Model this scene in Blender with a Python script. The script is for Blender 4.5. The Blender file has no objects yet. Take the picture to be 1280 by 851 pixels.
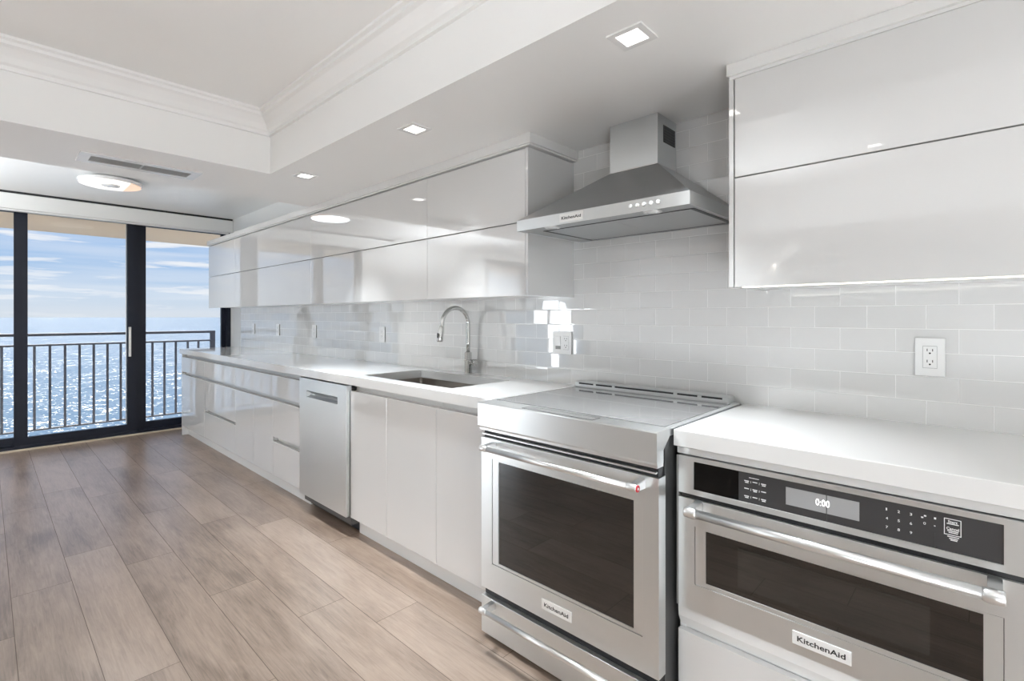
import bpy, bmesh, math, random
from mathutils import Vector, Matrix
random.seed(7)
S = bpy.context.scene
COL = S.collection

# ------------------------------------------------------------------ camera
W_PX, F_PX, HORIZON = 1280, 625.45, 396.2
cam_d = bpy.data.cameras.new('camera'); cam = bpy.data.objects.new('camera', cam_d); COL.objects.link(cam)
cam_d.sensor_fit = 'HORIZONTAL'; cam_d.sensor_width = 36.0
cam_d.lens = F_PX / W_PX * 36.0
cam_d.shift_y = -(425.5 - HORIZON) / W_PX
cam_d.clip_start = 0.02; cam_d.clip_end = 60000
cam.location = (1.442, -2.0264, 1.2496)
cam.rotation_euler = (math.pi/2, 0, 0.75875)
S.camera = cam

# ------------------------------------------------------------------ light and exposure
S.view_settings.view_transform = 'Standard'; S.view_settings.look = 'None'
S.view_settings.exposure = 0.47; S.view_settings.gamma = 1.0; S.view_settings.use_curve_mapping = False
SKY_STRENGTH = 1.0
SUN_STRENGTH = 9.5
SUN_EL, SUN_AZ = 53.0, 4.0           # degrees; azimuth away from -x
DOWNLIGHT_W = 4.4
TRAY_FILL_W = 3.6
ROOM_FILL_W = 9.0
LANTERN_FILL = 4.6
GLOBE_FILL = 36.0
DISC_W = 4.0
S.cycles.use_denoising = True
S.cycles.max_bounces = 10; S.cycles.diffuse_bounces = 6; S.cycles.glossy_bounces = 6
S.cycles.transparent_max_bounces = 12; S.cycles.transmission_bounces = 6
S.cycles.sample_clamp_indirect = 6.0; S.cycles.caustics_reflective = False; S.cycles.caustics_refractive = False

def N(nt, t, **kw):
    n = nt.nodes.new(t)
    for k, v in kw.items():
        if k in n.inputs: n.inputs[k].default_value = v
        else: setattr(n, k, v)
    return n
def L(nt, a, b): nt.links.new(a, b)
def math_n(nt, op, a, b=None, c=None):
    n = nt.nodes.new('ShaderNodeMath'); n.operation = op
    for i, v in enumerate((a, b, c)):
        if v is None: continue
        if isinstance(v, (int, float)): n.inputs[i].default_value = v
        else: L(nt, v, n.inputs[i])
    return n.outputs[0]
def ramp(nt, fac, stops):
    r = nt.nodes.new('ShaderNodeValToRGB')
    e = r.color_ramp.elements
    while len(e) > 1: e.remove(e[-1])
    e[0].position = stops[0][0]; e[0].color = tuple(stops[0][1]) + (1,)
    for p, c in stops[1:]:
        x = e.new(p); x.color = tuple(c) + (1,)
    L(nt, fac, r.inputs[0]); return r.outputs[0]

world = bpy.data.worlds.new('sky'); S.world = world; world.use_nodes = True
nt = world.node_tree; nt.nodes.clear()
out = N(nt, 'ShaderNodeOutputWorld'); bg = N(nt, 'ShaderNodeBackground', Strength=SKY_STRENGTH)
tc = N(nt, 'ShaderNodeTexCoord'); sep = N(nt, 'ShaderNodeSeparateXYZ'); L(nt, tc.outputs['Generated'], sep.inputs[0])
base = ramp(nt, sep.outputs['Z'], [(0.0, (0.52, 0.56, 0.62)), (0.035, (0.43, 0.52, 0.64)), (0.10, (0.27, 0.41, 0.63)), (0.22, (0.24, 0.38, 0.64)), (1.0, (0.24, 0.37, 0.62))])
mp = N(nt, 'ShaderNodeMapping'); mp.inputs['Scale'].default_value = (3.2, 3.2, 34.0); L(nt, tc.outputs['Generated'], mp.inputs[0])
nz = N(nt, 'ShaderNodeTexNoise', Scale=1.9, Detail=7.0, Roughness=0.56); L(nt, mp.outputs[0], nz.inputs['Vector'])
cl = ramp(nt, nz.outputs[0], [(0.525, (0, 0, 0)), (0.57, (0.6, 0.6, 0.6)), (0.64, (1, 1, 1))])
mp2 = N(nt, 'ShaderNodeMapping'); mp2.inputs['Scale'].default_value = (1.2, 1.2, 24.0); mp2.inputs['Location'].default_value = (4, 2, 1); L(nt, tc.outputs['Generated'], mp2.inputs[0])
nz2 = N(nt, 'ShaderNodeTexNoise', Scale=2.2, Detail=4.0); L(nt, mp2.outputs[0], nz2.inputs['Vector'])
cl2 = ramp(nt, nz2.outputs[0], [(0.40, (0, 0, 0)), (0.75, (0.5, 0.5, 0.5))])
low = ramp(nt, sep.outputs['Z'], [(0.0, (0.25,)*3), (0.03, (0.8,)*3), (0.16, (0.95,)*3), (0.4, (0.5,)*3)])
cc = math_n(nt, 'MULTIPLY', math_n(nt, 'MAXIMUM', cl, cl2), low)
mx = N(nt, 'ShaderNodeMixRGB'); L(nt, cc, mx.inputs[0]); L(nt, base, mx.inputs[1]); mx.inputs[2].default_value = (0.70, 0.70, 0.72, 1)
L(nt, mx.outputs[0], bg.inputs[0]); L(nt, bg.outputs[0], out.inputs[0])

sd = bpy.data.lights.new('sun', 'SUN'); sun = bpy.data.objects.new('sun', sd); COL.objects.link(sun)
sd.energy = SUN_STRENGTH; sd.angle = math.radians(1.0); sd.color = (1.0, 0.95, 0.88)
el, az = math.radians(SUN_EL), math.radians(SUN_AZ)
to_sun = Vector((-math.cos(el)*math.cos(az), math.cos(el)*math.sin(az), math.sin(el)))
sun.rotation_euler = to_sun.to_track_quat('Z', 'Y').to_euler(); sun.location = to_sun*20

# ------------------------------------------------------------------ materials
def pmat(name, color, rough=0.5, metal=0.0, ior=1.5, **kw):
    m = bpy.data.materials.new(name); m.use_nodes = True
    b = m.node_tree.nodes['Principled BSDF']
    b.inputs['Base Color'].default_value = tuple(color) + (1,)
    b.inputs['Roughness'].default_value = rough; b.inputs['Metallic'].default_value = metal
    b.inputs['IOR'].default_value = ior
    for k, v in kw.items(): b.inputs[k].default_value = v
    return m
def bsdf(m): return m.node_tree.nodes['Principled BSDF']
def emat(name, color, strength):
    m = pmat(name, color, 0.4); b = bsdf(m)
    if name in ('lit_diffuser', 'lit_disc_diffuser', 'lit_disc_amber_section', 'lit_panel_marks', 'lit_digits', 'grey_lit_display'): m.cycles.emission_sampling = 'NONE'
    b.inputs['Emission Color'].default_value = tuple(color) + (1,); b.inputs['Emission Strength'].default_value = strength
    return m
def bump_noise(m, scale, strength, dist=0.01, detail=3.0):
    nt = m.node_tree; tc = N(nt, 'ShaderNodeTexCoord'); mp = N(nt, 'ShaderNodeMapping'); mp.inputs['Scale'].default_value = scale
    L(nt, tc.outputs['Object'], mp.inputs[0]); nz = N(nt, 'ShaderNodeTexNoise', Scale=1.0, Detail=detail); L(nt, mp.outputs[0], nz.inputs['Vector'])
    bp = N(nt, 'ShaderNodeBump', Strength=strength, Distance=dist); L(nt, nz.outputs[0], bp.inputs['Height']); L(nt, bp.outputs[0], bsdf(m).inputs['Normal'])
    return nz.outputs[0]
def brushed(name, color, rough, scale, tangent=(0, 0.7071, 0.7071), aniso=0.75):
    m = pmat(name, color, rough, 1.0); nt = m.node_tree; b = bsdf(m)
    tc = N(nt, 'ShaderNodeTexCoord'); mp = N(nt, 'ShaderNodeMapping'); mp.inputs['Scale'].default_value = scale
    L(nt, tc.outputs['Object'], mp.inputs[0]); nz = N(nt, 'ShaderNodeTexNoise', Scale=1.0, Detail=3.0); L(nt, mp.outputs[0], nz.inputs['Vector'])
    L(nt, math_n(nt, 'ADD', math_n(nt, 'MULTIPLY', nz.outputs[0], 0.10), rough-0.05), b.inputs['Roughness'])
    cx_ = N(nt, 'ShaderNodeCombineXYZ'); [setattr(cx_.inputs[k], 'default_value', tangent[k]) for k in range(3)]
    b.inputs['Anisotropic'].default_value = aniso; L(nt, cx_.outputs[0], b.inputs['Tangent'])
    return m
M = {}
M['paint'] = pmat('white_paint', (0.86, 0.86, 0.845), 0.45); bump_noise(M['paint'], (60, 60, 60), 0.02)
M['ceil'] = pmat('ceiling_paint', (0.91, 0.91, 0.90), 0.40)
M['lacq'] = pmat('white_high_gloss_lacquer', (0.69, 0.69, 0.685), 0.025, ior=2.25)
M['lacqs'] = pmat('white_satin_laminate', (0.80, 0.80, 0.79), 0.25)
M['quartz'] = pmat('white_polished_quartz', (0.76, 0.76, 0.75), 0.05, ior=1.9)
M['steel'] = brushed('brushed_steel', (0.74, 0.755, 0.755), 0.36, (3, 500, 500))
M['steelv'] = brushed('brushed_steel_vertical_grain', (0.72, 0.74, 0.745), 0.36, (500, 500, 3), (0.7071, 0.7071, 0))
M['canopy'] = brushed('brushed_steel_shade_tone', (0.45, 0.46, 0.465), 0.30, (3, 500, 500))  # darker copy of the steel, dark reflections put into its colour
M['steeld'] = pmat('satin_steel_trim', (0.70, 0.70, 0.70), 0.30, 1.0)
M['bright'] = pmat('polished_metal', (0.80, 0.80, 0.79), 0.33, 1.0)
M['chrome'] = pmat('chrome', (0.62, 0.62, 0.61), 0.06, 1.0)
M['alu'] = pmat('satin_aluminium', (0.66, 0.645, 0.62), 0.28, 0.85)
M['chan'] = pmat('pale_grey_metal_channel', (0.62, 0.61, 0.59), 0.3, 0.3)
M['black'] = pmat('black_plastic', (0.012, 0.012, 0.014), 0.4)
M['bglass'] = pmat('black_glass', (0.003, 0.003, 0.003), 0.02, ior=1.3)
M['ovglass'] = pmat('dark_oven_glass', (0.004, 0.0038, 0.0034), 0.008, ior=1.85)
M['cookglass'] = pmat('grey_ceramic_glass', (0.22, 0.22, 0.22), 0.03, ior=2.0)
M['panelglass'] = pmat('dark_grey_panel_glass', (0.045, 0.045, 0.047), 0.08, ior=1.5)
M['dgrey'] = pmat('dark_grey_enamel', (0.06, 0.06, 0.06), 0.4)
M['frame'] = pmat('dark_anodised_frame', (0.009, 0.011, 0.020), 0.45, ior=1.35)
M['rail'] = pmat('dark_grey_railing_paint', (0.055, 0.06, 0.08), 0.5)
M['beige'] = pmat('beige_stucco', (0.62, 0.49, 0.36), 0.8)
M['thresh'] = pmat('beige_stone_threshold', (0.55, 0.46, 0.36), 0.5)
M['plate'] = pmat('white_plastic', (0.88, 0.88, 0.875), 0.25)
M['shade'] = pmat('white_fabric_shade', (0.82, 0.82, 0.80), 0.7)
M['ink'] = pmat('dark_ink', (0.03, 0.03, 0.03), 0.4)
M['silver'] = pmat('silver_badge', (0.86, 0.86, 0.85), 0.3, 0.25)
M['red'] = pmat('red_enamel', (0.55, 0.015, 0.03), 0.3)
M['mark'] = emat('lit_panel_marks', (0.65, 0.65, 0.65), 0.15)
M['lcd'] = emat('grey_lit_display', (0.22, 0.22, 0.22), 0.35)
M['digit'] = emat('lit_digits', (0.95, 0.95, 0.95), 1.0)
M['led'] = emat('warm_led', (1.0, 0.93, 0.82), 1.6)
M['diff'] = emat('lit_diffuser', (1.0, 0.97, 0.93), 3.0)
M['discglow'] = emat('lit_disc_diffuser', (1.0, 0.97, 0.93), 0.55)
M['discwarm'] = emat('lit_disc_amber_section', (1.0, 0.72, 0.54), 0.35)
M['ventgrey'] = pmat('grey_vent_metal', (0.40, 0.40, 0.395), 0.5, 0.0)
M['greyprof'] = pmat('grey_plastic_profile', (0.30, 0.30, 0.295), 0.5)
M['sinksteel'] = brushed('sink_steel', (0.40, 0.37, 0.34), 0.35, (4, 400, 400))
M['balcony'] = pmat('pale_balcony_tile', (0.75, 0.73, 0.70), 0.6)

# clear pane: real glass look with transparent transmission so daylight passes
m = bpy.data.materials.new('window_glass'); m.use_nodes = True; nt = m.node_tree; nt.nodes.clear()
o_ = N(nt, 'ShaderNodeOutputMaterial'); tr = N(nt, 'ShaderNodeBsdfTransparent'); tr.inputs[0].default_value = (0.97, 0.98, 0.98, 1)
gl = N(nt, 'ShaderNodeBsdfGlossy', Roughness=0.0); fr = N(nt, 'ShaderNodeFresnel', IOR=1.16); mx = N(nt, 'ShaderNodeMixShader')
L(nt, fr.outputs[0], mx.inputs[0]); L(nt, tr.outputs[0], mx.inputs[1]); L(nt, gl.outputs[0], mx.inputs[2]); L(nt, mx.outputs[0], o_.inputs[0])
M['glass'] = m

# backsplash: glossy white glass subway tile, each tile very slightly out of plane
TW, TH, TX0, TZ0 = 0.1528, 0.0746, 1.382, 0.914
m = pmat('white_glass_subway_tile', (0.74, 0.74, 0.73), 0.03, ior=2.25); nt = m.node_tree; b = bsdf(m)
geo = N(nt, 'ShaderNodeNewGeometry'); sp = N(nt, 'ShaderNodeSeparateXYZ'); L(nt, geo.outputs['Position'], sp.inputs[0])
zr = math_n(nt, 'DIVIDE', math_n(nt, 'SUBTRACT', sp.outputs['Z'], TZ0), TH); row = math_n(nt, 'FLOOR', zr); fz = math_n(nt, 'SUBTRACT', zr, row)
half = math_n(nt, 'MULTIPLY', math_n(nt, 'FLOORED_MODULO', math_n(nt, 'ADD', row, 1.0), 2.0), 0.5)
xr = math_n(nt, 'ADD', math_n(nt, 'DIVIDE', math_n(nt, 'SUBTRACT', sp.outputs['X'], TX0), TW), half); colm = math_n(nt, 'FLOOR', xr); fx = math_n(nt, 'SUBTRACT', xr, colm)
ex = math_n(nt, 'MULTIPLY', math_n(nt, 'MINIMUM', fx, math_n(nt, 'SUBTRACT', 1.0, fx)), TW)
ez = math_n(nt, 'MULTIPLY', math_n(nt, 'MINIMUM', fz, math_n(nt, 'SUBTRACT', 1.0, fz)), TH)
edge = math_n(nt, 'MINIMUM', ex, ez)
cmb = N(nt, 'ShaderNodeCombineXYZ'); L(nt, colm, cmb.inputs[0]); L(nt, row, cmb.inputs[1])
wn = N(nt, 'ShaderNodeTexWhiteNoise', noise_dimensions='3D'); L(nt, cmb.outputs[0], wn.inputs['Vector'])
grout = math_n(nt, 'LESS_THAN', edge, 0.0011)
mc = N(nt, 'ShaderNodeMixRGB'); L(nt, grout, mc.inputs[0])
tint = ramp(nt, wn.outputs['Value'], [(0, (0.78, 0.78, 0.775)), (1, (0.81, 0.81, 0.805))]); L(nt, tint, mc.inputs[1]); mc.inputs[2].default_value = (0.87, 0.87, 0.865, 1)
L(nt, mc.outputs[0], b.inputs['Base Color'])
L(nt, math_n(nt, 'ADD', math_n(nt, 'MULTIPLY', grout, 0.5), 0.03), b.inputs['Roughness'])
# tilt + pillowed edge
vs = N(nt, 'ShaderNodeVectorMath', operation='SUBTRACT'); L(nt, wn.outputs['Color'], vs.inputs[0]); vs.inputs[1].default_value = (0.5, 0.5, 0.5)
vm = N(nt, 'ShaderNodeVectorMath', operation='MULTIPLY'); L(nt, vs.outputs[0], vm.inputs[0]); vm.inputs[1].default_value = (0.03, 0.0, 0.03)
bp = N(nt, 'ShaderNodeBump', Strength=0.35, Distance=0.0012)
L(nt, math_n(nt, 'MINIMUM', math_n(nt, 'DIVIDE', edge, 0.0028), 1.0), bp.inputs['Height'])
va = N(nt, 'ShaderNodeVectorMath', operation='ADD'); L(nt, bp.outputs[0], va.inputs[0]); L(nt, vm.outputs[0], va.inputs[1])
vn = N(nt, 'ShaderNodeVectorMath', operation='NORMALIZE'); L(nt, va.outputs[0], vn.inputs[0]); L(nt, vn.outputs[0], b.inputs['Normal'])
M['tile'] = m

# floor planks: wood-look boards, per-plank tone from a mesh attribute
m = pmat('light_oak_plank', (0.4, 0.33, 0.28), 0.36, ior=1.9); nt = m.node_tree; b = bsdf(m)
at = N(nt, 'ShaderNodeAttribute', attribute_name='plank'); tc = N(nt, 'ShaderNodeTexCoord')
off = N(nt, 'ShaderNodeVectorMath', operation='ADD'); L(nt, tc.outputs['Object'], off.inputs[0])
sc_ = N(nt, 'ShaderNodeVectorMath', operation='SCALE'); L(nt, at.outputs['Color'], sc_.inputs[0]); sc_.inputs['Scale'].default_value = 37.0; L(nt, sc_.outputs[0], off.inputs[1])
mp = N(nt, 'ShaderNodeMapping'); mp.inputs['Scale'].default_value = (2.2, 9, 1); L(nt, off.outputs[0], mp.inputs[0])
n1 = N(nt, 'ShaderNodeTexNoise', Scale=1.0, Detail=5.0, Roughness=0.6, Distortion=0.6); L(nt, mp.outputs[0], n1.inputs['Vector'])
mpb = N(nt, 'ShaderNodeMapping'); mpb.inputs['Scale'].default_value = (5, 85, 1); L(nt, off.outputs[0], mpb.inputs[0])
n2 = N(nt, 'ShaderNodeTexNoise', Scale=1.0, Detail=4.0, Roughness=0.65, Distortion=1.2); L(nt, mpb.outputs[0], n2.inputs['Vector'])
mpc = N(nt, 'ShaderNodeMapping'); mpc.inputs['Scale'].default_value = (1.3, 3.0, 1); L(nt, off.outputs[0], mpc.inputs[0])
n3 = N(nt, 'ShaderNodeTexNoise', Scale=1.0, Detail=2.0); L(nt, mpc.outputs[0], n3.inputs['Vector'])
v = math_n(nt, 'ADD', math_n(nt, 'MULTIPLY', n1.outputs[0], 0.50), math_n(nt, 'MULTIPLY', n2.outputs[0], 0.50))
v = math_n(nt, 'ADD', v, math_n(nt, 'MULTIPLY', n3.outputs[0], 0.25))
sepc = N(nt, 'ShaderNodeSeparateColor'); L(nt, at.outputs['Color'], sepc.inputs[0])
v = math_n(nt, 'ADD', v, math_n(nt, 'MULTIPLY', math_n(nt, 'SUBTRACT', sepc.outputs[0], 0.5), 0.10))
c = ramp(nt, v, [(0.42, (0.135, 0.093, 0.068)), (0.56, (0.240, 0.174, 0.132)), (0.70, (0.325, 0.244, 0.190)), (0.90, (0.400, 0.308, 0.247))])
L(nt, c, b.inputs['Base Color'])
bp = N(nt, 'ShaderNodeBump', Strength=0.02, Distance=0.001); L(nt, n2.outputs[0], bp.inputs['Height']); L(nt, bp.outputs[0], b.inputs['Normal'])
L(nt, math_n(nt, 'ADD', math_n(nt, 'MULTIPLY', n2.outputs[0], 0.06), 0.275), b.inputs['Roughness'])
M['oak'] = m
M['joint'] = pmat('dark_plank_joint', (0.13, 0.10, 0.082), 0.7)

# sea: wave facets as real slopes of the shading normal, lit by the sun and sky
m = pmat('sea_water', (0.028, 0.075, 0.135), 0.29, ior=1.36); nt = m.node_tree; b = bsdf(m)
tc = N(nt, 'ShaderNodeTexCoord'); acc = None
for sx, sy, k, det in ((0.11, 0.055, 1.3, 3.0), (0.95, 0.50, 2.6, 4.0)):
    mp = N(nt, 'ShaderNodeMapping'); mp.inputs['Scale'].default_value = (sx, sy, 1); L(nt, tc.outputs['Object'], mp.inputs[0])
    n1 = N(nt, 'ShaderNodeTexNoise', Scale=1.0, Detail=det, Roughness=0.6); L(nt, mp.outputs[0], n1.inputs['Vector'])
    vs = N(nt, 'ShaderNodeVectorMath', operation='SUBTRACT'); L(nt, n1.outputs['Color'], vs.inputs[0]); vs.inputs[1].default_value = (0.5, 0.5, 0.5)
    vm = N(nt, 'ShaderNodeVectorMath', operation='MULTIPLY'); L(nt, vs.outputs[0], vm.inputs[0]); vm.inputs[1].default_value = (k, k, 0)
    if acc is None: acc = vm.outputs[0]
    else:
        va = N(nt, 'ShaderNodeVectorMath', operation='ADD'); L(nt, acc, va.inputs[0]); L(nt, vm.outputs[0], va.inputs[1]); acc = va.outputs[0]
va = N(nt, 'ShaderNodeVectorMath', operation='ADD'); L(nt, acc, va.inputs[0]); va.inputs[1].default_value = (0, 0, 1)
vn = N(nt, 'ShaderNodeVectorMath', operation='NORMALIZE'); L(nt, va.outputs[0], vn.inputs[0]); L(nt, vn.outputs[0], b.inputs['Normal'])
M['sea'] = m

# ------------------------------------------------------------------ mesh helpers
class MB:
    def __init__(self): self.bm = bmesh.new()
    def add(self, other):
        me = bpy.data.meshes.new('t'); other.to_mesh(me); other.free(); self.bm.from_mesh(me); bpy.data.meshes.remove(me); return self
    def box(self, x0, x1, y0, y1, z0, z1, bev=0.0, seg=2):
        b = bmesh.new(); bmesh.ops.create_cube(b, size=1.0)
        bmesh.ops.scale(b, vec=(abs(x1-x0), abs(y1-y0), abs(z1-z0)), verts=b.verts)
        bmesh.ops.translate(b, vec=((x0+x1)/2, (y0+y1)/2, (z0+z1)/2), verts=b.verts)
        if bev: bmesh.ops.bevel(b, geom=b.edges[:], offset=bev, segments=seg, affect='EDGES', profile=0.5)
        return self.add(b)
    def prism(self, pts, axis, a0, a1, bev=0.0):
        """closed polygon extruded along axis; pts are the two other coordinates in xyz order"""
        b = bmesh.new()
        def P(p, a): return {'x': (a, p[0], p[1]), 'y': (p[0], a, p[1]), 'z': (p[0], p[1], a)}[axis]
        lo = [b.verts.new(P(p, a0)) for p in pts]; hi = [b.verts.new(P(p, a1)) for p in pts]
        n = len(pts); b.faces.new(lo[::-1]); b.faces.new(hi)
        for i in range(n): b.faces.new((lo[i], lo[(i+1) % n], hi[(i+1) % n], hi[i]))
        bmesh.ops.recalc_face_normals(b, faces=b.faces)
        if bev: bmesh.ops.bevel(b, geom=b.edges[:], offset=bev, segments=2, affect='EDGES')
        return self.add(b)
    def ring(self, outer, inner, axis, a0, a1):
        """rectangular frame: outer/inner = (u0,u1,v0,v1), extruded along axis"""
        b = bmesh.new()
        def P(u, v, a): return {'x': (a, u, v), 'y': (u, a, v), 'z': (u, v, a)}[axis]
        def rect(r, a): u0, u1, v0, v1 = r; return [b.verts.new(P(u, v, a)) for u, v in ((u0, v0), (u1, v0), (u1, v1), (u0, v1))]
        o0, o1, i0, i1 = rect(outer, a0), rect(outer, a1), rect(inner, a0), rect(inner, a1)
        for k in range(4):
            j = (k+1) % 4
            b.faces.new((o0[k], o0[j], o1[j], o1[k])); b.faces.new((i0[k], i0[j], i1[j], i1[k]))
            b.faces.new((o0[k], o0[j], i0[j], i0[k])); b.faces.new((o1[k], o1[j], i1[j], i1[k]))
        bmesh.ops.recalc_face_normals(b, faces=b.faces); return self.add(b)
    def tube(self, path, r, n=16, caps=True):
        b = bmesh.new(); path = [Vector(p) for p in path]
        rs = r if isinstance(r, (list, tuple)) else [r]*len(path)
        rings = []; ref = None
        for i, p in enumerate(path):
            t = (path[min(i+1, len(path)-1)] - path[max(i-1, 0)])
            if t.length < 1e-9: t = (path[-1]-path[0])
            t.normalize()
            if ref is None: ref = Vector((0, 0, 1)) if abs(t.z) < 0.9 else Vector((1, 0, 0))
            u = (ref - t*ref.dot(t)).normalized(); ref = u; w = t.cross(u)
            rings.append([b.verts.new(p + (u*math.cos(2*math.pi*k/n) + w*math.sin(2*math.pi*k/n))*rs[i]) for k in range(n)])
        for a, c in zip(rings, rings[1:]):
            for k in range(n):
                f = b.faces.new((a[k], a[(k+1) % n], c[(k+1) % n], c[k])); f.smooth = True
        if caps: b.faces.new(rings[0][::-1]); b.faces.new(rings[-1])
        bmesh.ops.recalc_face_normals(b, faces=b.faces); return self.add(b)
    def loft(self, quads, smooth=False, close=True):
        b = bmesh.new(); R = [[b.verts.new(p) for p in q] for q in quads]; n = len(quads[0])
        for a, c in zip(R, R[1:]):
            for k in range(n):
                f = b.faces.new((a[k], a[(k+1) % n], c[(k+1) % n], c[k])); f.smooth = smooth
        if close: b.faces.new(R[0][::-1]); b.faces.new(R[-1])
        bmesh.ops.recalc_face_normals(b, faces=b.faces); return self.add(b)
    def text(self, s, width, origin, right, up, bold=0.0, depth=0.0006, height=None):
        """mesh lettering: starts at origin, runs along right, set to the given width"""
        cu = bpy.data.curves.new('t', 'FONT'); cu.body = s; cu.size = 1.0; cu.offset = bold; cu.extrude = 0.5; cu.resolution_u = 3
        ob = bpy.data.objects.new('t', cu); COL.objects.link(ob)
        dg = bpy.context.evaluated_depsgraph_get(); me = bpy.data.meshes.new_from_object(ob.evaluated_get(dg))
        bpy.data.objects.remove(ob); bpy.data.curves.remove(cu)
        xs = [v.co.x for v in me.vertices]; ys = [v.co.y for v in me.vertices]
        x0, x1, y0, y1 = min(xs), max(xs), min(ys), max(ys); sx = width/(x1-x0); sy = sx if height is None else height/(y1-y0)
        right, up, o = Vector(right), Vector(up), Vector(origin); nrm = right.cross(up)
        for v in me.vertices: v.co = o + right*((v.co.x-x0)*sx) + up*((v.co.y-y0)*sy) + nrm*(v.co.z*depth)
        self.bm.from_mesh(me); bpy.data.meshes.remove(me); return self
    def build(self, name, mat, parent=None):
        o = Vector((0, 0, 0)); p = parent
        while p is not None: o += p.location; p = p.parent
        bmesh.ops.translate(self.bm, vec=-o, verts=self.bm.verts)
        me = bpy.data.meshes.new(name); self.bm.to_mesh(me); self.bm.free(); me.materials.append(M[mat] if isinstance(mat, str) else mat)
        ob = bpy.data.objects.new(name, me); COL.objects.link(ob)
        if parent is not None: ob.parent = parent
        return ob
def thing(name, label, cat, loc, group=None):
    o = bpy.data.objects.new(name, None); COL.objects.link(o); o.location = loc; o.empty_display_size = 0.05
    o['label'] = label; o['category'] = cat
    if group: o['group'] = group
    return o
def tag(o, label, cat, group=None, kind=None):
    o['label'] = label; o['category'] = cat
    if group: o['group'] = group
    if kind: o['kind'] = kind
    return o
def struct(o, label=None, cat=None):
    o['kind'] = 'structure'
    if label: o['label'] = label
    if cat: o['category'] = cat
    return o
def part_label(o, s): o['label'] = s; return o
def area(name, loc, size, watts, parent, color=(0.90, 0.955, 1.0), shape='SQUARE', spread=170):
    d = bpy.data.lights.new(name, 'AREA'); d.shape = shape; d.size = size; d.energy = watts; d.color = color; d.spread = math.radians(spread)
    o = bpy.data.objects.new(name, d); COL.objects.link(o)
    p = parent; off = Vector((0, 0, 0))
    while p is not None: off += p.location; p = p.parent
    o.location = Vector(loc)-off; o.parent = parent; return o

# ------------------------------------------------------------------ room shell
XW, XE, YS = -5.1, 3.4, -7.4          # window wall, right wall, front wall
ZS, ZC = 2.072, 2.40                  # dropped soffit, raised ceiling
XB0, XB1 = -2.23, -1.545              # cross beam by the windows
TRAY_Y0, TRAY_Y1, TRAY_X1 = -3.9, -0.895, 3.0
# floor of separate boards on a dark joint bed (one mesh)
PW, PL = 0.2045, 1.355
rows = {0: -1.705, 1: -2.036, 2: -1.70, 3: -1.083, 4: -1.99, 5: -1.725, -1: -1.32, 6: -1.2}
bm = bmesh.new(); lay = bm.loops.layers.color.new('plank')
y = -1.945; r0 = int(math.floor((YS - y)/PW)); r1 = int(math.ceil((0 - y)/PW))
for r in range(r0, r1):
    ya, yb = y + r*PW, y + (r+1)*PW
    j = rows.get(r, -1.0 - random.random()*PL)
    x = j - PL*10
    while x < XE:
        xa, xb = max(x, XW-0.1), min(x+PL, XE); x += PL
        if xb <= xa: continue
        g = 0.0011
        vs_ = [bm.verts.new(p) for p in ((xa+g, max(ya, YS)+g, 0), (xb-g, max(ya, YS)+g, 0), (xb-g, min(yb, 0.12)-g, 0), (xa+g, min(yb, 0.12)-g, 0))]
        f = bm.faces.new(vs_); cv = (random.random(), random.random(), random.random(), 1)
        for lp in f.loops: lp[lay] = cv
nb = len(bm.faces)
f = bm.faces.new([bm.verts.new(p) for p in ((XW-0.1, YS, -0.0015), (XE, YS, -0.0015), (XE, 0.12, -0.0015), (XW-0.1, 0.12, -0.0015))]); f.material_index = 1
bm.normal_update()
for f in bm.faces:
    if f.normal.z < 0: f.normal_flip()
me = bpy.data.meshes.new('floor'); bm.to_mesh(me); bm.free(); me.materials.append(M['oak']); me.materials.append(M['joint'])
fl = bpy.data.objects.new('floor', me); COL.objects.link(fl); struct(fl, 'light oak plank floor running towards the balcony door', 'floor')

# back wall: tiled from x=-4.77, plain strip next to the window
w = MB().box(-4.77, XE, 0, 0.12, 0, ZC+0.1).build('wall_back', 'tile'); struct(w, 'white glass subway tile backsplash wall behind the counters', 'wall')
pw = MB().box(XW-0.1, -4.77, -0.002, 0.12, 0, ZC+0.1).box(-4.77, -2.0, -0.002, 0.0, 2.06, ZC).build('wall_paint_strip', 'paint', w)
w = MB().box(XW-0.12, XW, YS, -7.05, 0, ZC+0.1).box(XW-0.12, XW, -4.85, -2.42, 0, ZC+0.1).box(XW-0.12, XW, -7.05, -4.85, 2.3, ZC+0.1).box(XW-0.12, XW, -2.42, 0.0, 2.3, ZC+0.1).build('wall_left', 'paint'); struct(w, 'white wall around the glass doors', 'wall')
w = MB().box(XW-0.12, XE, YS-0.12, YS, 0, ZC+0.1).build('wall_front', 'paint'); struct(w, 'white wall behind the camera', 'wall')
w = MB().box(XE, XE+0.12, YS-0.12, 0.12, 0, ZC+0.1).build('wall_right', 'paint'); struct(w, 'white wall at the right end of the kitchen', 'wall')
c = MB().box(XW-0.12, XE+0.12, YS-0.12, 0.12, ZC, ZC+0.12)
c.box(XB1, XE, TRAY_Y1, 0, ZS, ZC).box(XB0, XB1, YS, 0, ZS, ZC).box(XB1, XE, YS, TRAY_Y0, ZS, ZC).box(TRAY_X1, XE, TRAY_Y0, TRAY_Y1, ZS, ZC)
c = c.build('ceiling', 'ceil'); struct(c, 'white tray ceiling with dropped soffits', 'ceiling')
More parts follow.
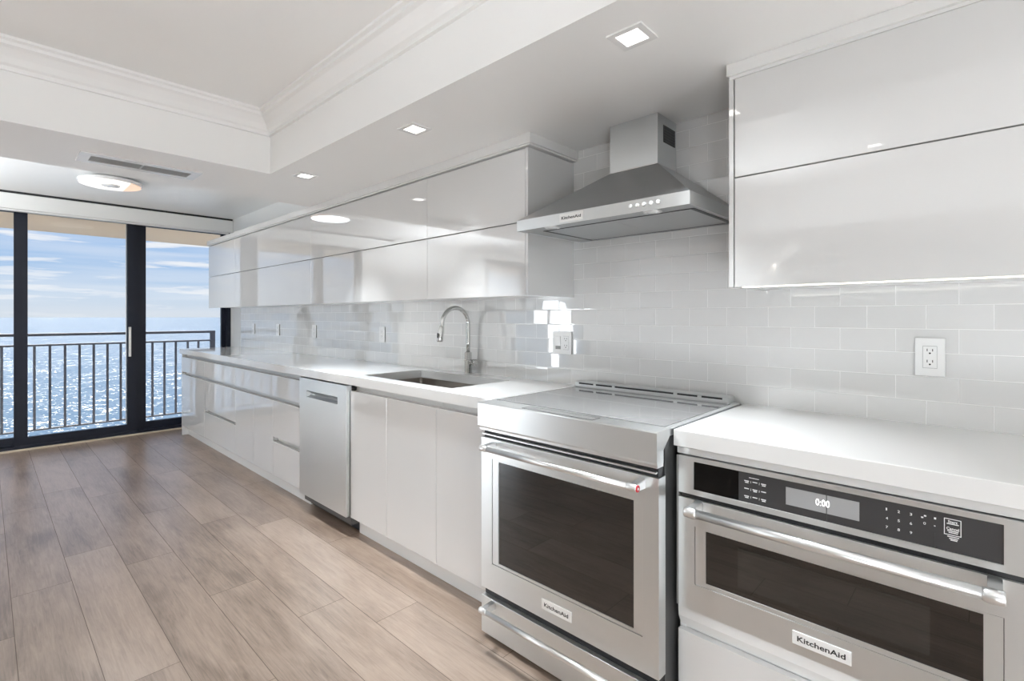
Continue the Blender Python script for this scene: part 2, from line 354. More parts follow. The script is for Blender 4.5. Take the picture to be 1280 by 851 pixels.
# crown moulding inside the tray
prof = [(0, 0), (0.016, 0), (0.016, 0.018), (0.028, 0.026), (0.040, 0.050), (0.062, 0.078), (0.078, 0.086), (0.078, 0.100), (0.092, 0.106), (0.092, 0.118), (0, 0.118)]
zb = ZC - 0.118
def crown_side(p0, p1, inward):
    m_ = MB(); p0, p1, iv = Vector(p0), Vector(p1), Vector(inward); d = (p1-p0).normalized()
    q0, q1 = [], []
    for a, h in prof:
        q0.append(p0 + iv*a + d*a + Vector((0, 0, h))); q1.append(p1 + iv*a - d*a + Vector((0, 0, h)))
    m_.loft([q0, q1]); return m_
tr_ = MB()
for p0, p1, iv in (((XB1, TRAY_Y1, zb), (TRAY_X1, TRAY_Y1, zb), (0, -1, 0)), ((XB1, TRAY_Y0, zb), (XB1, TRAY_Y1, zb), (1, 0, 0)),
                   ((XB1, TRAY_Y0, zb), (TRAY_X1, TRAY_Y0, zb), (0, 1, 0)), ((TRAY_X1, TRAY_Y0, zb), (TRAY_X1, TRAY_Y1, zb), (-1, 0, 0))):
    tr_.add(crown_side(p0, p1, iv).bm)
t = tr_.build('trim_1', 'ceil'); struct(t, 'white crown moulding around the tray ceiling', 'trim')
t = MB().box(XW-0.01, XW+0.022, -2.42, -0.0, 0.0, 0.016, 0.003).build('trim_2', 'thresh'); struct(t, 'beige threshold strip below the sliding glass door', 'trim')

# ------------------------------------------------------------------ sliding glass doors
def stile_box(mb, y0, y1, z0, z1, xo): return mb.box(xo-0.045, xo, y0, y1, z0, z1, 0.003)
def glass_panel(root, y0, y1, xo, sl, sr, zb_, zt_, name):
    m_ = MB().ring((y0, y1, zb_, zt_), (y0+sl, y1-sr, zb_+0.088, zt_-0.07), 'x', xo-0.045, xo)
    p = m_.build(name, 'frame', root)
    MB().box(xo-0.026, xo-0.020, y0+sl-0.005, y1-sr+0.005, zb_+0.083, zt_-0.065).build('glass_pane', 'glass', p)
    return p
d1 = bpy.data.objects.new('door_1', None); COL.objects.link(d1); d1.location = (XW, -1.2, 0)
struct(d1, 'dark framed sliding glass door facing the sea', 'glass door')
MB().ring((-2.42, 0.0, 0.016, 2.32), (-2.38, -0.045, 0.045, 2.29), 'x', XW-0.11, XW-0.002).build('door_frame', 'frame', d1)
glass_panel(d1, -2.40, -1.745, XW-0.058, 0.06, 0.09, 0.03, 2.30, 'fixed_panel')
sl = glass_panel(d1, -1.838, -0.915, XW-0.006, 0.093, 0.078, 0.03, 2.30, 'sliding_panel')
glass_panel(d1, -0.945, -0.02, XW-0.058, 0.122, 0.065, 0.03, 2.30, 'fixed_panel')
MB().box(XW-0.012, XW-0.004, -1.006, -1.001, 0.13, 2.22).build('stile_highlight', 'alu', sl)  # pale strip painting the highlight along the stile edge
MB().box(XW-0.004, XW+0.022, -0.985, -0.963, 0.835, 1.145, 0.003).build('pull_handle', 'alu', sl)
d2 = bpy.data.objects.new('door_2', None); COL.objects.link(d2); d2.location = (XW, -5.95, 0)
struct(d2, 'second sliding glass door farther along the window wall', 'glass door')
MB().ring((-7.05, -4.85, 0.0, 2.30), (-7.0, -4.9, 0.05, 2.25), 'x', XW-0.11, XW-0.002).build('door_frame', 'frame', d2)
glass_panel(d2, -7.0, -5.9, XW-0.058, 0.07, 0.09, 0.03, 2.27, 'fixed_panel'); glass_panel(d2, -5.99, -4.9, XW-0.008, 0.09, 0.07, 0.03, 2.27, 'sliding_panel')

# roller-shade cassette above the door
t = thing('shade_cassette', 'long white roller shade cassette above the sliding glass door', 'window shade', (-5.0, -1.2, 2.24))
MB().box(-5.095, -5.0, -2.9, -0.004, 2.238, 2.380, 0.006).build('cassette', 'shade', t)
MB().box(-5.092, -5.004, -2.9, -0.012, 2.380, 2.3995).build('slot_shade_strip', 'black', t)  # black strip for the shaded slot between cassette and ceiling
MB().box(-5.075, -5.02, -2.88, -0.05, 2.222, 2.238, 0.004).build('hem_bar', 'shade', t)
MB().box(-5.07, -5.03, -0.045, -0.012, 2.205, 2.238, 0.003).build('side_bracket', 'black', t)

# ------------------------------------------------------------------ outside: balcony, railing, sea
t = MB().box(-6.62, XW-0.1, -9, 2.2, -0.34, -0.15).build('balcony_floor', 'balcony'); struct(t, 'pale balcony deck outside the glass doors', 'balcony floor')
t = MB().box(-6.84, XW-0.12, -9, 2.2, 2.285, 2.5).build('balcony_ceiling', 'beige'); struct(t, 'beige underside of the balcony above', 'balcony ceiling')
XR = -6.5
rl = thing('balcony_railing', 'dark metal balcony railing with thin vertical balusters', 'railing', (XR, -1.5, -0.15))
MB().box(XR-0.025, XR+0.025, -4.3, 0.225, 1.028, 1.06, 0.004).build('top_rail', 'rail', rl)
MB().box(XR-0.015, XR+0.015, -4.3, 0.2, 0.912, 0.934, 0.003).build('middle_rail', 'rail', rl)
MB().box(XR-0.015, XR+0.015, -4.3, 0.2, -0.06, -0.04, 0.003).build('bottom_rail', 'rail', rl)
for yy in (0.195, -2.3, -4.28): MB().box(XR-0.02, XR+0.02, yy-0.03, yy+0.03, -0.15, 1.03, 0.003).build('post', 'rail', rl)
yy = 0.02
bal = [0.02, -0.108, -0.247, -0.376, -0.508, -0.64, -0.735] + [-0.839 - 0.1318*k for k in range(26)]
for yy in bal: MB().box(XR-0.0105, XR+0.0105, yy-0.0115, yy+0.0115, -0.05, 0.92).build('baluster', 'rail', rl)
sea = MB(); sea.bm.faces.new([sea.bm.verts.new(p) for p in ((-20, -40000, -36), (-20, 40000, -36), (-50000, 40000, -36), (-50000, -40000, -36))])
sea.bm.normal_update()
for f in sea.bm.faces:
    if f.normal.z < 0: f.normal_flip()
sea = sea.build('sea', 'sea'); struct(sea, 'blue glittering sea out to the horizon', 'sea')

# ------------------------------------------------------------------ ceiling fittings
def downlight(x, y, z, label, watts, group='square recessed downlights', spread=72):
    t = thing('downlight', label, 'ceiling light', (x, y, z), group)
    MB().ring((x-0.056, x+0.056, y-0.052, y+0.052), (x-0.036, x+0.036, y-0.034, y+0.034), 'z', z-0.006, z-0.0005).build('trim_frame', 'plate', t)
    MB().box(x-0.036, x+0.036, y-0.034, y+0.034, z-0.0035, z-0.001).build('diffuser', 'diff', t)
    area('downlight_lamp', (x, y, z-0.005), 0.066, watts, t, spread=spread)
    return t
downlight(0.690, -0.722, ZS, 'square recessed downlight nearest the range hood in the soffit', DOWNLIGHT_W)
downlight(-0.367, -0.735, ZS, 'square recessed downlight above the sink, middle of the three', DOWNLIGHT_W)
downlight(-1.425, -0.745, ZS, 'square recessed downlight by the inner corner of the tray ceiling', DOWNLIGHT_W)
for x, y in ((0.9, -2.75), (2.1, -2.0), (2.1, -3.3), (-0.6, -3.3)):  # extra unseen downlights added to brighten the room
    downlight(x, y, ZC, 'added square fill downlight inside the tray ceiling, out of view', TRAY_FILL_W, 'added fill downlights inside the tray ceiling', 95)

lp = thing('ceiling_lamp', 'round flat white ceiling lamp near the sliding glass door', 'ceiling light', (-3.83, -1.305, ZC))
def disc(x, y, prof, n=48):
    m_ = MB(); rings = []
    for r, z in prof: rings.append([(x+r*math.cos(2*math.pi*k/n), y+r*math.sin(2*math.pi*k/n), z) for k in range(n)])
    m_.loft(rings, smooth=True); return m_
disc(-3.83, -1.305, [(0.12, ZC), (0.12, ZC-0.022)]).build('mounting_plate', 'plate', lp)
disc(-3.83, -1.305, [(0.20, ZC-0.022), (0.214, ZC-0.028), (0.215, ZC-0.042), (0.205, ZC-0.052)]).build('rim', 'plate', lp)
# lit diffuser in two tones, a chord apart
def sector(sign, name, mat):
    pts = []; R = 0.203; ycut = 0.105
    a0 = math.asin(ycut/R)
    if sign > 0: angs = [a0 + (math.pi-2*a0)*k/24 for k in range(25)]
    else: angs = [math.pi-a0 + (math.pi+2*a0)*k/40 for k in range(41)]
    pts = [(-3.83+R*math.cos(a), -1.305+R*math.sin(a)) for a in angs]
    return MB().prism(pts, 'z', ZC-0.058, ZC-0.0515).build(name, mat, lp)
part_label(sector(-1, 'diffuser', 'discglow'), 'white lit diffuser'); part_label(sector(1, 'diffuser', 'discwarm'), 'peach coloured end of the diffuser')
disc(-3.83, -1.305, [(0.066, ZC-0.0575), (0.062, ZC-0.064), (0.02, ZC-0.066)]).build('centre_cap', 'plate', lp)
area('ceiling_lamp_light', (-3.83, -1.305, ZC-0.068), 0.4, DISC_W, lp, shape='DISK')

vt = thing('ceiling_vent', 'long white air vent with grey slats in the beam soffit', 'air vent', (-1.895, -1.435, ZS))
MB().ring((-1.995, -1.795, -1.70, -1.17), (-1.955, -1.84, -1.655, -1.215), 'z', ZS-0.008, ZS-0.0005).build('vent_frame', 'plate', vt)
MB().box(-1.955, -1.84, -1.655, -1.215, ZS-0.003, ZS-0.0008).build('backing', 'dgrey', vt)
for k in range(5): MB().box(-1.942+k*0.0215, -1.936+k*0.0215, -1.655, -1.215, ZS-0.0075, ZS-0.003).build('slat', 'ventgrey', vt)
MB().box(-1.955, -1.84, -1.442, -1.434, ZS-0.0082, ZS-0.003).build('centre_bar', 'alu', vt)

# ------------------------------------------------------------------ base cabinets
YD, YC, YT = -0.585, -0.605, -0.527     # door front, counter front, toe kick
ZT, ZU = 0.914, 0.865                   # counter top / underside
BASEGRP = 'glossy white base cabinets under the long counter'
def base_unit(name, label, x0, x1, fronts, chan='chan', ends=(), toe=None, hollow=False, legs=True):
    """fronts: list of (kind, x0, x1, z0, z1)"""
    t = thing(name, label, 'cabinet', ((x0+x1)/2, -0.3, 0), BASEGRP)
    xa, xb = x0+0.0005, x1-0.0005
    if hollow:
        cb = MB().box(xa, xb, -0.535, -0.012, 0.10, 0.118).box(xa, xb, -0.030, -0.012, 0.118, 0.64).box(xa, xa+0.018, -0.535, -0.03, 0.118, 0.64)
        cb.box(xb-0.018, xb, -0.535, -0.03, 0.118, 0.64).box(xa, xb, -0.5355, -0.5320, 0.60, ZU-0.002)
    else:
        cb = MB().box(xa, xb, -0.535, -0.012, 0.10, 0.79)
        cb.box(xa, xb, -0.535, -0.50, 0.79, ZU-0.002)
    for k, a, b_, z0, z1 in fronts: cb.box(a+0.003, b_-0.003, -0.566, -0.534, z0+0.004, z1-0.004)
    cb.build('carcass', 'lacqs', t)
    tx = toe or (x0, x1); MB().box(tx[0], tx[1], YT, -0.49, 0.0, 0.10).build('toe_kick', 'lacqs', t)
    for k, a, b_, z0, z1 in fronts: MB().box(a+0.0012, b_-0.0012, YD, -0.566, z0, z1, 0.0012).build(k, 'lacq', t)
    zs = sorted({(a, b_, z1) for k, a, b_, z0, z1 in fronts})
    for a, b_, z1 in zs:
        top = min([z0 for k, a2, b2, z0, z2 in fronts if z0 > z1 and a2 < b_ and b2 > a] + [ZU])
        m_ = MB().prism([(-0.536, z1-0.012), (-0.560, z1-0.012), (-0.560, z1-0.004), (-0.548, z1), (-0.541, top), (-0.536, top)], 'x', a+0.001, b_-0.001)
        m_.build('finger_channel', chan, t)
    for xa, xb in ends: MB().box(xa, xb, YD, -0.012, 0.0 if legs else BZ, ZU-0.001, 0.001).build('end_panel', 'lacq', t)
    return t
T0, T1, D0, D1, BZ = 0.676, 0.828, 0.10, 0.646, 0.104
base_unit('base_cabinet', 'white base cabinet at the far end beside the glass door', -4.735, -3.958, [('drawer_front', -4.735, -3.958, T0, T1), ('door', -4.735, -3.958, BZ, D1)], ends=((-4.757, -4.736),))
base_unit('base_cabinet', 'wide white drawer cabinet next to the far end cabinet', -3.958, -3.10, [('drawer_front', -3.958, -3.10, T0, T1), ('drawer_front', -3.958, -3.10, 0.374, D1), ('drawer_front', -3.958, -3.10, BZ, 0.348)])
base_unit('base_cabinet', 'white two-door base cabinet between the two drawer cabinets', -3.10, -2.318, [('drawer_front', -3.10, -2.318, T0, T1), ('door', -3.10, -2.694, BZ, D1), ('door', -2.694, -2.318, BZ, D1)])
base_unit('base_cabinet', 'narrow white drawer cabinet left of the dishwasher', -2.318, -1.845, [('drawer_front', -2.318, -1.863, T0, T1), ('drawer_front', -2.318, -1.863, 0.385, D1), ('drawer_front', -2.318, -1.863, BZ, 0.349)], ends=((-1.861, -1.847),), toe=(-2.318, -1.826), legs=False)
base_unit('sink_cabinet', 'white two-door cabinet under the sink right of the dishwasher', -1.198, -0.41, [('door', -1.198, -0.826, BZ, T1), ('door', -0.826, -0.41, BZ, T1)], chan='lacqs', hollow=True)
base_unit('base_cabinet', 'white single-door cabinet between sink cabinet and range', -0.41, -0.004, [('door', -0.41, -0.004, BZ, T1)], chan='lacqs', hollow=True)

# ------------------------------------------------------------------ countertops, sink, faucet
SX0, SX1, SY0, SY1 = -1.172, -0.388, -0.512, -0.112
ct = MB()
b = bmesh.new()
def quadring(z): return ([b.verts.new((x, y, z)) for x, y in ((-4.758, YC), (-0.003, YC), (-0.003, -0.001), (-4.758, -0.001))], [b.verts.new((x, y, z)) for x, y in ((SX0, SY0), (SX1, SY0), (SX1, SY1), (SX0, SY1))])
(o0, i0), (o1, i1) = quadring(ZU), quadring(ZT)
for k in range(4):
    j = (k+1) % 4
    b.faces.new((o0[k], o0[j], o1[j], o1[k])); b.faces.new((i0[k], i0[j], i1[j], i1[k])); b.faces.new((o0[k], o0[j], i0[j], i0[k])); b.faces.new((o1[k], o1[j], i1[j], i1[k]))
bmesh.ops.recalc_face_normals(b, faces=b.faces); bmesh.ops.bevel(b, geom=b.edges[:], offset=0.0018, segments=2, affect='EDGES')
ct.add(b); ct = ct.build('countertop', 'quartz'); tag(ct, 'long white quartz countertop with the sink cut into it', 'countertop')
ct = MB().box(0.761, 1.86, YC, -0.001, ZU, ZT, 0.002).build('countertop', 'quartz'); tag(ct, 'white quartz countertop above the built-in microwave oven', 'countertop')

sk = thing('sink', 'stainless steel undermount sink in the long countertop', 'sink', (-0.78, -0.31, 0.66))
def rrect(x0, x1, y0, y1, r, z, n=6):
    pts = []
    for cx_, cy_, a0 in ((x1-r, y1-r, 0), (x0+r, y1-r, 90), (x0+r, y0+r, 180), (x1-r, y0+r, 270)):
        for k in range(n+1):
            a = math.radians(a0+90*k/n); pts.append((cx_+r*math.cos(a), cy_+r*math.sin(a), z))
    return pts
e = 0.012
MB().loft([rrect(SX0-0.035, SX1+0.035, SY0-0.018, SY1+0.018, 0.03, ZU-0.0015), rrect(SX0-e, SX1+e, SY0-e, SY1+e, 0.02, ZU-0.0015), rrect(SX0-e+0.004, SX1+e-0.004, SY0-e+0.004, SY1+e-0.004, 0.02, 0.70), rrect(SX0+0.03, SX1-0.03, SY0+0.03, SY1-0.03, 0.03, 0.672), rrect(-0.83, -0.73, -0.36, -0.26, 0.049, 0.668)], close=False).build('basin', 'sinksteel', sk)
disc(-0.78, -0.31, [(0.052, 0.6685), (0.05, 0.671), (0.03, 0.669), (0.012, 0.666)]).build('drain', 'chrome', sk)
MB().prism([(SX0-0.004, 0.790), (SX1+0.004, 0.790), (SX1+0.004, 0.796), (SX0-0.004, 0.796)], 'y', SY1-0.012, SY1+0.006).build('ledge', 'sinksteel', sk)

fx, fy = -0.790, -0.05
fc = thing('faucet', 'chrome gooseneck faucet behind the sink', 'faucet', (fx, fy, ZT))
MB().tube([(fx, fy, ZT), (fx, fy, ZT+0.004), (fx, fy, ZT+0.006), (fx, fy, ZT+0.125), (fx, fy, ZT+0.13)], [0.026, 0.026, 0.0215, 0.0215, 0.0135], 28).build('body', 'chrome', fc)
zt_, Rg = 1.205, 0.098
pth = [(fx, fy, ZT+0.125), (fx, fy, 1.10)] + [(fx, fy-Rg+Rg*math.cos(a), zt_+Rg*math.sin(a)) for a in [math.pi*k/20 for k in range(0, 20)]]
pth += [(fx, fy-2*Rg-0.002, zt_-0.012), (fx, fy-2*Rg-0.004, zt_-0.028)]
MB().tube(pth, 0.0118, 20).build('spout', 'chrome', fc)
MB().tube([(fx, fy-2*Rg-0.003, zt_-0.008), (fx, fy-2*Rg-0.004, zt_-0.012), (fx, fy-2*Rg-0.010, zt_-0.05), (fx, fy-2*Rg-0.018, zt_-0.092), (fx, fy-2*Rg-0.018, zt_-0.094)], [0.0125, 0.0145, 0.0165, 0.0175, 0.015], 24).build('spray_head', 'chrome', fc)
MB().box(fx-0.006, fx+0.006, fy-2*Rg-0.034, fy-2*Rg-0.026, zt_-0.072, zt_-0.045, 0.003).build('spray_button', 'black', fc)
vl = MB().tube([(fx+0.015, fy, 0.983), (fx+0.046, fy, 0.983), (fx+0.048, fy, 0.983), (fx+0.066, fy, 0.983), (fx+0.069, fy, 0.983)], [0.017, 0.017, 0.0195, 0.0195, 0.016], 24).build('valve_knob', 'chrome', fc)
MB().tube([(fx+0.058, fy-0.012, 0.985), (fx+0.058, fy-0.05, 1.0), (fx+0.058, fy-0.085, 1.006)], [0.006, 0.005, 0.0045], 12).build('lever', 'chrome', vl)

# ------------------------------------------------------------------ dishwasher
dx0, dx1, dy = -1.792, -1.203, -0.61
dw = thing('dishwasher', 'stainless steel dishwasher with recessed handle under the long counter', 'dishwasher', ((dx0+dx1)/2, -0.3, 0))
MB().box(dx0-0.02, dx1, -0.575, -0.02, 0.055, 0.84).build('tub', 'dgrey', dw)
px0, px1, pz0, pz1, z0, z1 = -1.712, -1.302, 0.740, 0.782, 0.108, 0.858
dd = MB().ring((dx0-0.02, dx1, z0, z1), (px0, px1, pz0, pz1), 'y', dy, dy+0.034).build('door', 'steelv', dw)
m_ = MB().prism([(dy+0.0335, pz1+0.0005), (dy+0.012, pz1-0.006), (dy+0.024, pz1-0.016), (dy+0.027, pz1-0.03), (dy+0.018, pz0+0.004), (dy+0.001, pz0-0.0002), (dy+0.0335, pz0-0.0002)], 'x', px0+0.0005, px1-0.0005)
m_.build('handle_pocket', 'canopy', dw)  # darker steel puts the scoop's shade into the colour
MB().box(dx0-0.02, dx1-0.001, -0.572, -0.555, 0.842, 0.8635).build('top_gap_strip', 'black', dw)  # black strip drawing the dark gap above the door
MB().box(-1.824, -1.1995, -0.528, -0.515, 0.012, 0.105).build('toe_plate', 'black', dw)
for sx in (dx0+0.03, dx1-0.03):
    MB().tube([(sx, -0.45, 0.0), (sx, -0.45, 0.06)], 0.015, 12).build('foot', 'black', dw)

# ------------------------------------------------------------------ range
RW = 0.757
rg = thing('range', 'freestanding stainless steel electric range with oven window', 'stove', (RW/2, -0.35, 0))
MB().box(0.006, RW-0.006, -0.640, -0.035, 0.045, 0.90).build('body', 'dgrey', rg)
# top frame with the control band
tf = MB()
tf.prism([(-0.70, 0.829), (-0.697, 0.822), (-0.66, 0.822), (-0.66, 0.86), (-0.615, 0.90), (-0.615, 0.9185), (-0.697, 0.9185), (-0.70, 0.915)], 'x', 0.0, RW)
tf.box(0.0, 0.018, -0.616, -0.028, 0.895, 0.9185).box(RW-0.018, RW, -0.616, -0.028, 0.895, 0.9185).box(0.018, RW-0.018, -0.085, -0.028, 0.895, 0.9185)
tf = tf.build('cooktop_frame', 'steel', rg)
MB().box(0.003, RW-0.003, -0.692, -0.655, 0.812, 0.822).build('lower_lip', 'steeld', rg)
MB().box(0.018, RW-0.018, -0.615, -0.085, 0.905, 0.9205, 0.001).build('cooktop_glass', 'cookglass', rg)
MB().ring((0.216, 0.524, -0.683, -0.637), (0.2185, 0.5215, -0.6805, -0.6395), 'z', 0.9180, 0.9192).build('touch_panel_outline', 'black', rg)
MB().box(0.2185, 0.5215, -0.6805, -0.6395, 0.9175, 0.9190).build('touch_panel', 'steeld', rg)
rv = MB().prism([(-0.099, 0.9205), (-0.0925, 0.927), (-0.0925, 0.942), (-0.088, 0.9455), (-0.034, 0.9455), (-0.030, 0.940), (-0.030, 0.9205)], 'x', 0.022, RW-0.022, 0.002).build('rear_vent', 'steel', rg)
for a, b_ in ((0.045, 0.125), (0.140, 0.225), (0.240, 0.515), (0.532, 0.615), (0.632, 0.712)):
    MB().box(a, b_, -0.0932, -0.088, 0.9345, 0.9412).build('vent_slot', 'black', rv)
# vent gap under the band
MB().box(0.010, RW-0.010, -0.672, -0.638, 0.776, 0.815).build('vent_recess', 'black', rg)
MB().box(0.008, RW-0.012, -0.683, -0.671, 0.792, 0.797).build('vent_bar', 'steeld', rg)
# oven door
DY = -0.683
od = MB().ring((0.003, RW-0.003, 0.196, 0.781), (0.062, 0.702, 0.300, 0.704), 'y', DY, -0.642)
od = od.build('oven_door', 'steel', rg)
MB().ring((0.0635, 0.7005, 0.3015, 0.7025), (0.095, 0.671, 0.311, 0.698), 'y', DY+0.0025, -0.645).build('window_bezel', 'steel', od)
MB().box(0.095, 0.671, DY+0.005, -0.648, 0.311, 0.698).build('oven_window', 'ovglass', od)
bd = MB().box(0.314, 0.441, DY-0.003, DY+0.001, 0.2325, 0.268, 0.0008).build('badge', 'silver', rg)
MB().text('KitchenAid', 0.104, (0.3255, DY-0.0032, 0.2432), (1, 0, 0), (0, 0, 1), 0.018, 0.0006, 0.0135).build('lettering', 'ink', bd)
def bar_handle(root, name, x0, x1, y, z, r, cap, yface, mat='bright'):
    h = MB().tube([(x0+0.02, y, z), (x1-0.02, y, z)], r, 24).build(name, mat, root)
    for a, s in ((x0, 1), (x1, -1)):
        MB().tube([(a, y, z), (a+s*0.003, y, z), (a+s*0.028, y, z), (a+s*0.031, y, z), (a+s*0.034, y, z)], [cap*0.88, cap, cap, cap*0.9, r*1.02], 24).build('end_cap', 'steeld' if mat != 'bright' else 'bright', h)
        MB().prism([(y-0.002, z-cap*0.85), (yface, z-cap*1.15), (yface, z+cap*1.15), (y-0.002, z+cap*0.85)], 'x', a+s*0.004, a+s*0.027, 0.0012).build('bracket', 'steeld', h)
    return h
h = bar_handle(rg, 'oven_handle', 0.058, 0.716, -0.738, 0.757, 0.0098, 0.0118, DY)
MB().tube([(0.7155, -0.738, 0.757), (0.7185, -0.738, 0.757)], [0.0102, 0.0098], 24).build('medallion', 'red', h)
MB().tube([(0.7185, -0.738, 0.757), (0.7192, -0.738, 0.757)], [0.0035, 0.0033], 16).build('medallion_centre', 'silver', h)
MB().box(0.008, RW-0.008, -0.665, -0.638, 0.158, 0.20).build('drawer_gap', 'black', rg)
MB().box(0.003, RW-0.003, DY, -0.642, 0.020, 0.164, 0.0015).build('drawer_front', 'steel', rg)
bar_handle(rg, 'drawer_handle', 0.055, 0.716, -0.738, 0.147, 0.0098, 0.0118, DY)
for fx_, fy_ in ((0.075, -0.625), (RW-0.075, -0.625), (0.075, -0.08), (RW-0.075, -0.08)):
    MB().tube([(fx_, fy_, 0.0), (fx_, fy_, 0.012), (fx_, fy_, 0.05)], [0.018, 0.018, 0.012], 14).build('foot', 'black', rg)

# ------------------------------------------------------------------ microwave oven in its cabinet
mwc = thing('base_cabinet', 'white base cabinet holding the built-in microwave oven', 'cabinet', (1.30, -0.3, 0))
c = MB().box(0.765, 0.783, -0.566, -0.012, 0.10, ZU-0.002).box(1.52, 1.84, -0.566, -0.012, 0.10, ZU-0.002).box(0.783, 1.52, -0.56, -0.012, 0.10, 0.375).box(0.783, 1.52, -0.56, -0.50, 0.842, ZU-0.002).box(0.783, 1.52, -0.03, -0.012, 0.375, ZU-0.002)
c.build('carcass', 'lacqs', mwc)
MB().box(0.767, 1.84, -0.592, -0.561, 0.8425, ZU-0.001, 0.001).build('top_rail', 'lacq', mwc)
MB().prism([(-0.561, 0.315), (-0.563, 0.315), (-0.571, 0.330), (-0.583, 0.352), (-0.585, 0.388), (-0.561, 0.388)], 'x', 0.767, 1.55).build('finger_channel', 'lacqs', mwc)
MB().box(0.767, 1.55, YD, -0.561, BZ, 0.313, 0.0012).build('drawer_front', 'lacq', mwc)
MB().box(1.553, 1.838, YD, -0.566, BZ, 0.84, 0.0012).build('door', 'lacq', mwc)
MB().box(0.765, 1.84, YT, -0.49, 0.0, 0.10).build('toe_kick', 'lacqs', mwc)
MB().box(1.842, 1.86, YD, -0.012, 0.0, ZU-0.001, 0.001).build('end_panel', 'lacq', mwc)

MY, mx0, mx1 = -0.602, 0.776, 1.531
mw = thing('microwave_oven', 'stainless steel built-in microwave oven right of the range', 'microwave', (1.153, -0.3, 0.39))
MB().box(0.80, 1.505, -0.578, -0.06, 0.40, 0.832).build('body', 'dgrey', mw)
cpn = MB().ring((mx0, mx1, 0.7305, 0.840), (0.822, 1.468, 0.7455, 0.8275), 'y', MY, -0.578).build('control_fascia', 'steel', mw)
MB().box(mx0+0.004, mx1-0.004, -0.593, -0.577, 0.714, 0.734).build('door_gap', 'black', mw)
cp = MB().box(0.822, 1.468, MY+0.003, -0.58, 0.7455, 0.8275).build('control_panel', 'panelglass', mw)
yf = MY+0.003
MB().box(0.8222, 0.9475, yf-0.0004, yf+0.001, 0.7457, 0.8273).build('dark_lens', 'bglass', cp)
MB().box(1.0655, 1.2235, yf-0.0006, yf+0.001, 0.7655, 0.8105).build('display', 'lcd', cp)
MB().text('0:00', 0.030, (1.133, yf-0.0012, 0.7815), (1, 0, 0), (0, 0, 1), 0.0, 0.0004, 0.0165).build('display_digits', 'digit', cp)
mk = MB()
for r in range(3):
    for q in range(3):
        xx = 0.9625+q*0.0215; zz = 0.803-r*0.0205
        mk.box(xx, xx+0.012, yf-0.0008, yf+0.0002, zz, zz+0.0022)
        if (r+q) % 2 == 0: mk.box(xx+0.002, xx+0.011, yf-0.0008, yf+0.0002, zz-0.004, zz-0.0018)
        if q < 2: mk.box(xx+0.0165, xx+0.0172, yf-0.0008, yf+0.0002, zz-0.003, zz+0.003)
mk.box(0.975, 1.0, yf-0.0008, yf+0.0002, 0.8135, 0.815)
mk.build('button_marks', 'mark', cp)
mk = MB()
for i_ in range(9):
    mk.text(str(i_+1), 0.0026 if i_ == 0 else 0.0042, (1.274+(i_ % 3)*0.0217, yf-0.0008, 0.8055-(i_//3)*0.0205), (1, 0, 0), (0, 0, 1), 0.01, 0.0003, 0.0058)
mk.text('0', 0.0042, (1.341, yf-0.0008, 0.792), (1, 0, 0), (0, 0, 1), 0.0, 0.0003, 0.0058)
mk.box(1.337, 1.341, yf-0.0008, yf+0.0002, 0.8055, 0.8085).box(1.342, 1.346, yf-0.0008, yf+0.0002, 0.810, 0.813).box(1.359, 1.3625, yf-0.0008, yf+0.0002, 0.8085, 0.8125).box(1.359, 1.3615, yf-0.0008, yf+0.0002, 0.793, 0.795)
mk.build('keypad_digits', 'mark', cp)
mk = MB().ring((1.3755, 1.4035, 0.7815, 0.8165), (1.3768, 1.4022, 0.7828, 0.8152), 'y', yf-0.0008, yf+0.0002)
mk.text('Start', 0.0155, (1.382, yf-0.0008, 0.8075), (1, 0, 0), (0, 0, 1), 0.02, 0.0003, 0.0056)
mk.text('Cancel', 0.0205, (1.3795, yf-0.0008, 0.7925), (1, 0, 0), (0, 0, 1), 0.02, 0.0003, 0.0062)
for zz, a, b_ in ((0.8048, 1.380, 1.3995), (0.7895, 1.381, 1.399), (0.7862, 1.383, 1.398), (0.7775, 1.381, 1.400), (0.7735, 1.384, 1.398), (0.7705, 1.386, 1.397)):
    mk.box(a, b_, yf-0.0008, yf+0.0002, zz, zz+0.0016)
mk.build('start_key_marks', 'mark', cp)
MB().box(1.1555, 1.1572, yf-0.0009, yf, 0.7456, 0.8274).box(1.3595, 1.361, yf-0.0009, yf, 0.7456, 0.779).build('panel_seam', 'black', cp)
md = MB().ring((mx0, mx1, 0.392, 0.7165), (0.825, 1.4685, 0.470, 0.6385), 'y', MY, -0.58).build('door', 'steel', mw)
MB().ring((0.8262, 1.4673, 0.4712, 0.6373), (0.857, 1.4375, 0.483, 0.633), 'y', MY+0.002, -0.581).build('window_bezel', 'steel', md)
wd = MB().box(0.857, 1.4375, MY+0.004, -0.582, 0.483, 0.633).build('door_window', 'ovglass', md)
MB().box(0.945, 1.352, MY+0.0035, MY+0.0042, 0.505, 0.613).build('window_screen', pmat('dark_window_screen', (0.016, 0.0155, 0.014), 0.008, ior=1.85), md)
bar_handle(mw, 'door_handle', 0.822, 1.470, -0.660, 0.700, 0.0125, 0.0150, MY)
bd = MB().box(1.0815, 1.2085, MY-0.003, MY+0.001, 0.4165, 0.4495, 0.001).build('badge', 'silver', mw)
MB().text('KitchenAid', 0.104, (1.093, MY-0.0032, 0.4265), (1, 0, 0), (0, 0, 1), 0.018, 0.0006, 0.0135).build('lettering', 'ink', bd)
MB().box(0.768, 0.776, -0.598, -0.56, 0.392, 0.838).build('side_trim', 'greyprof', mw)

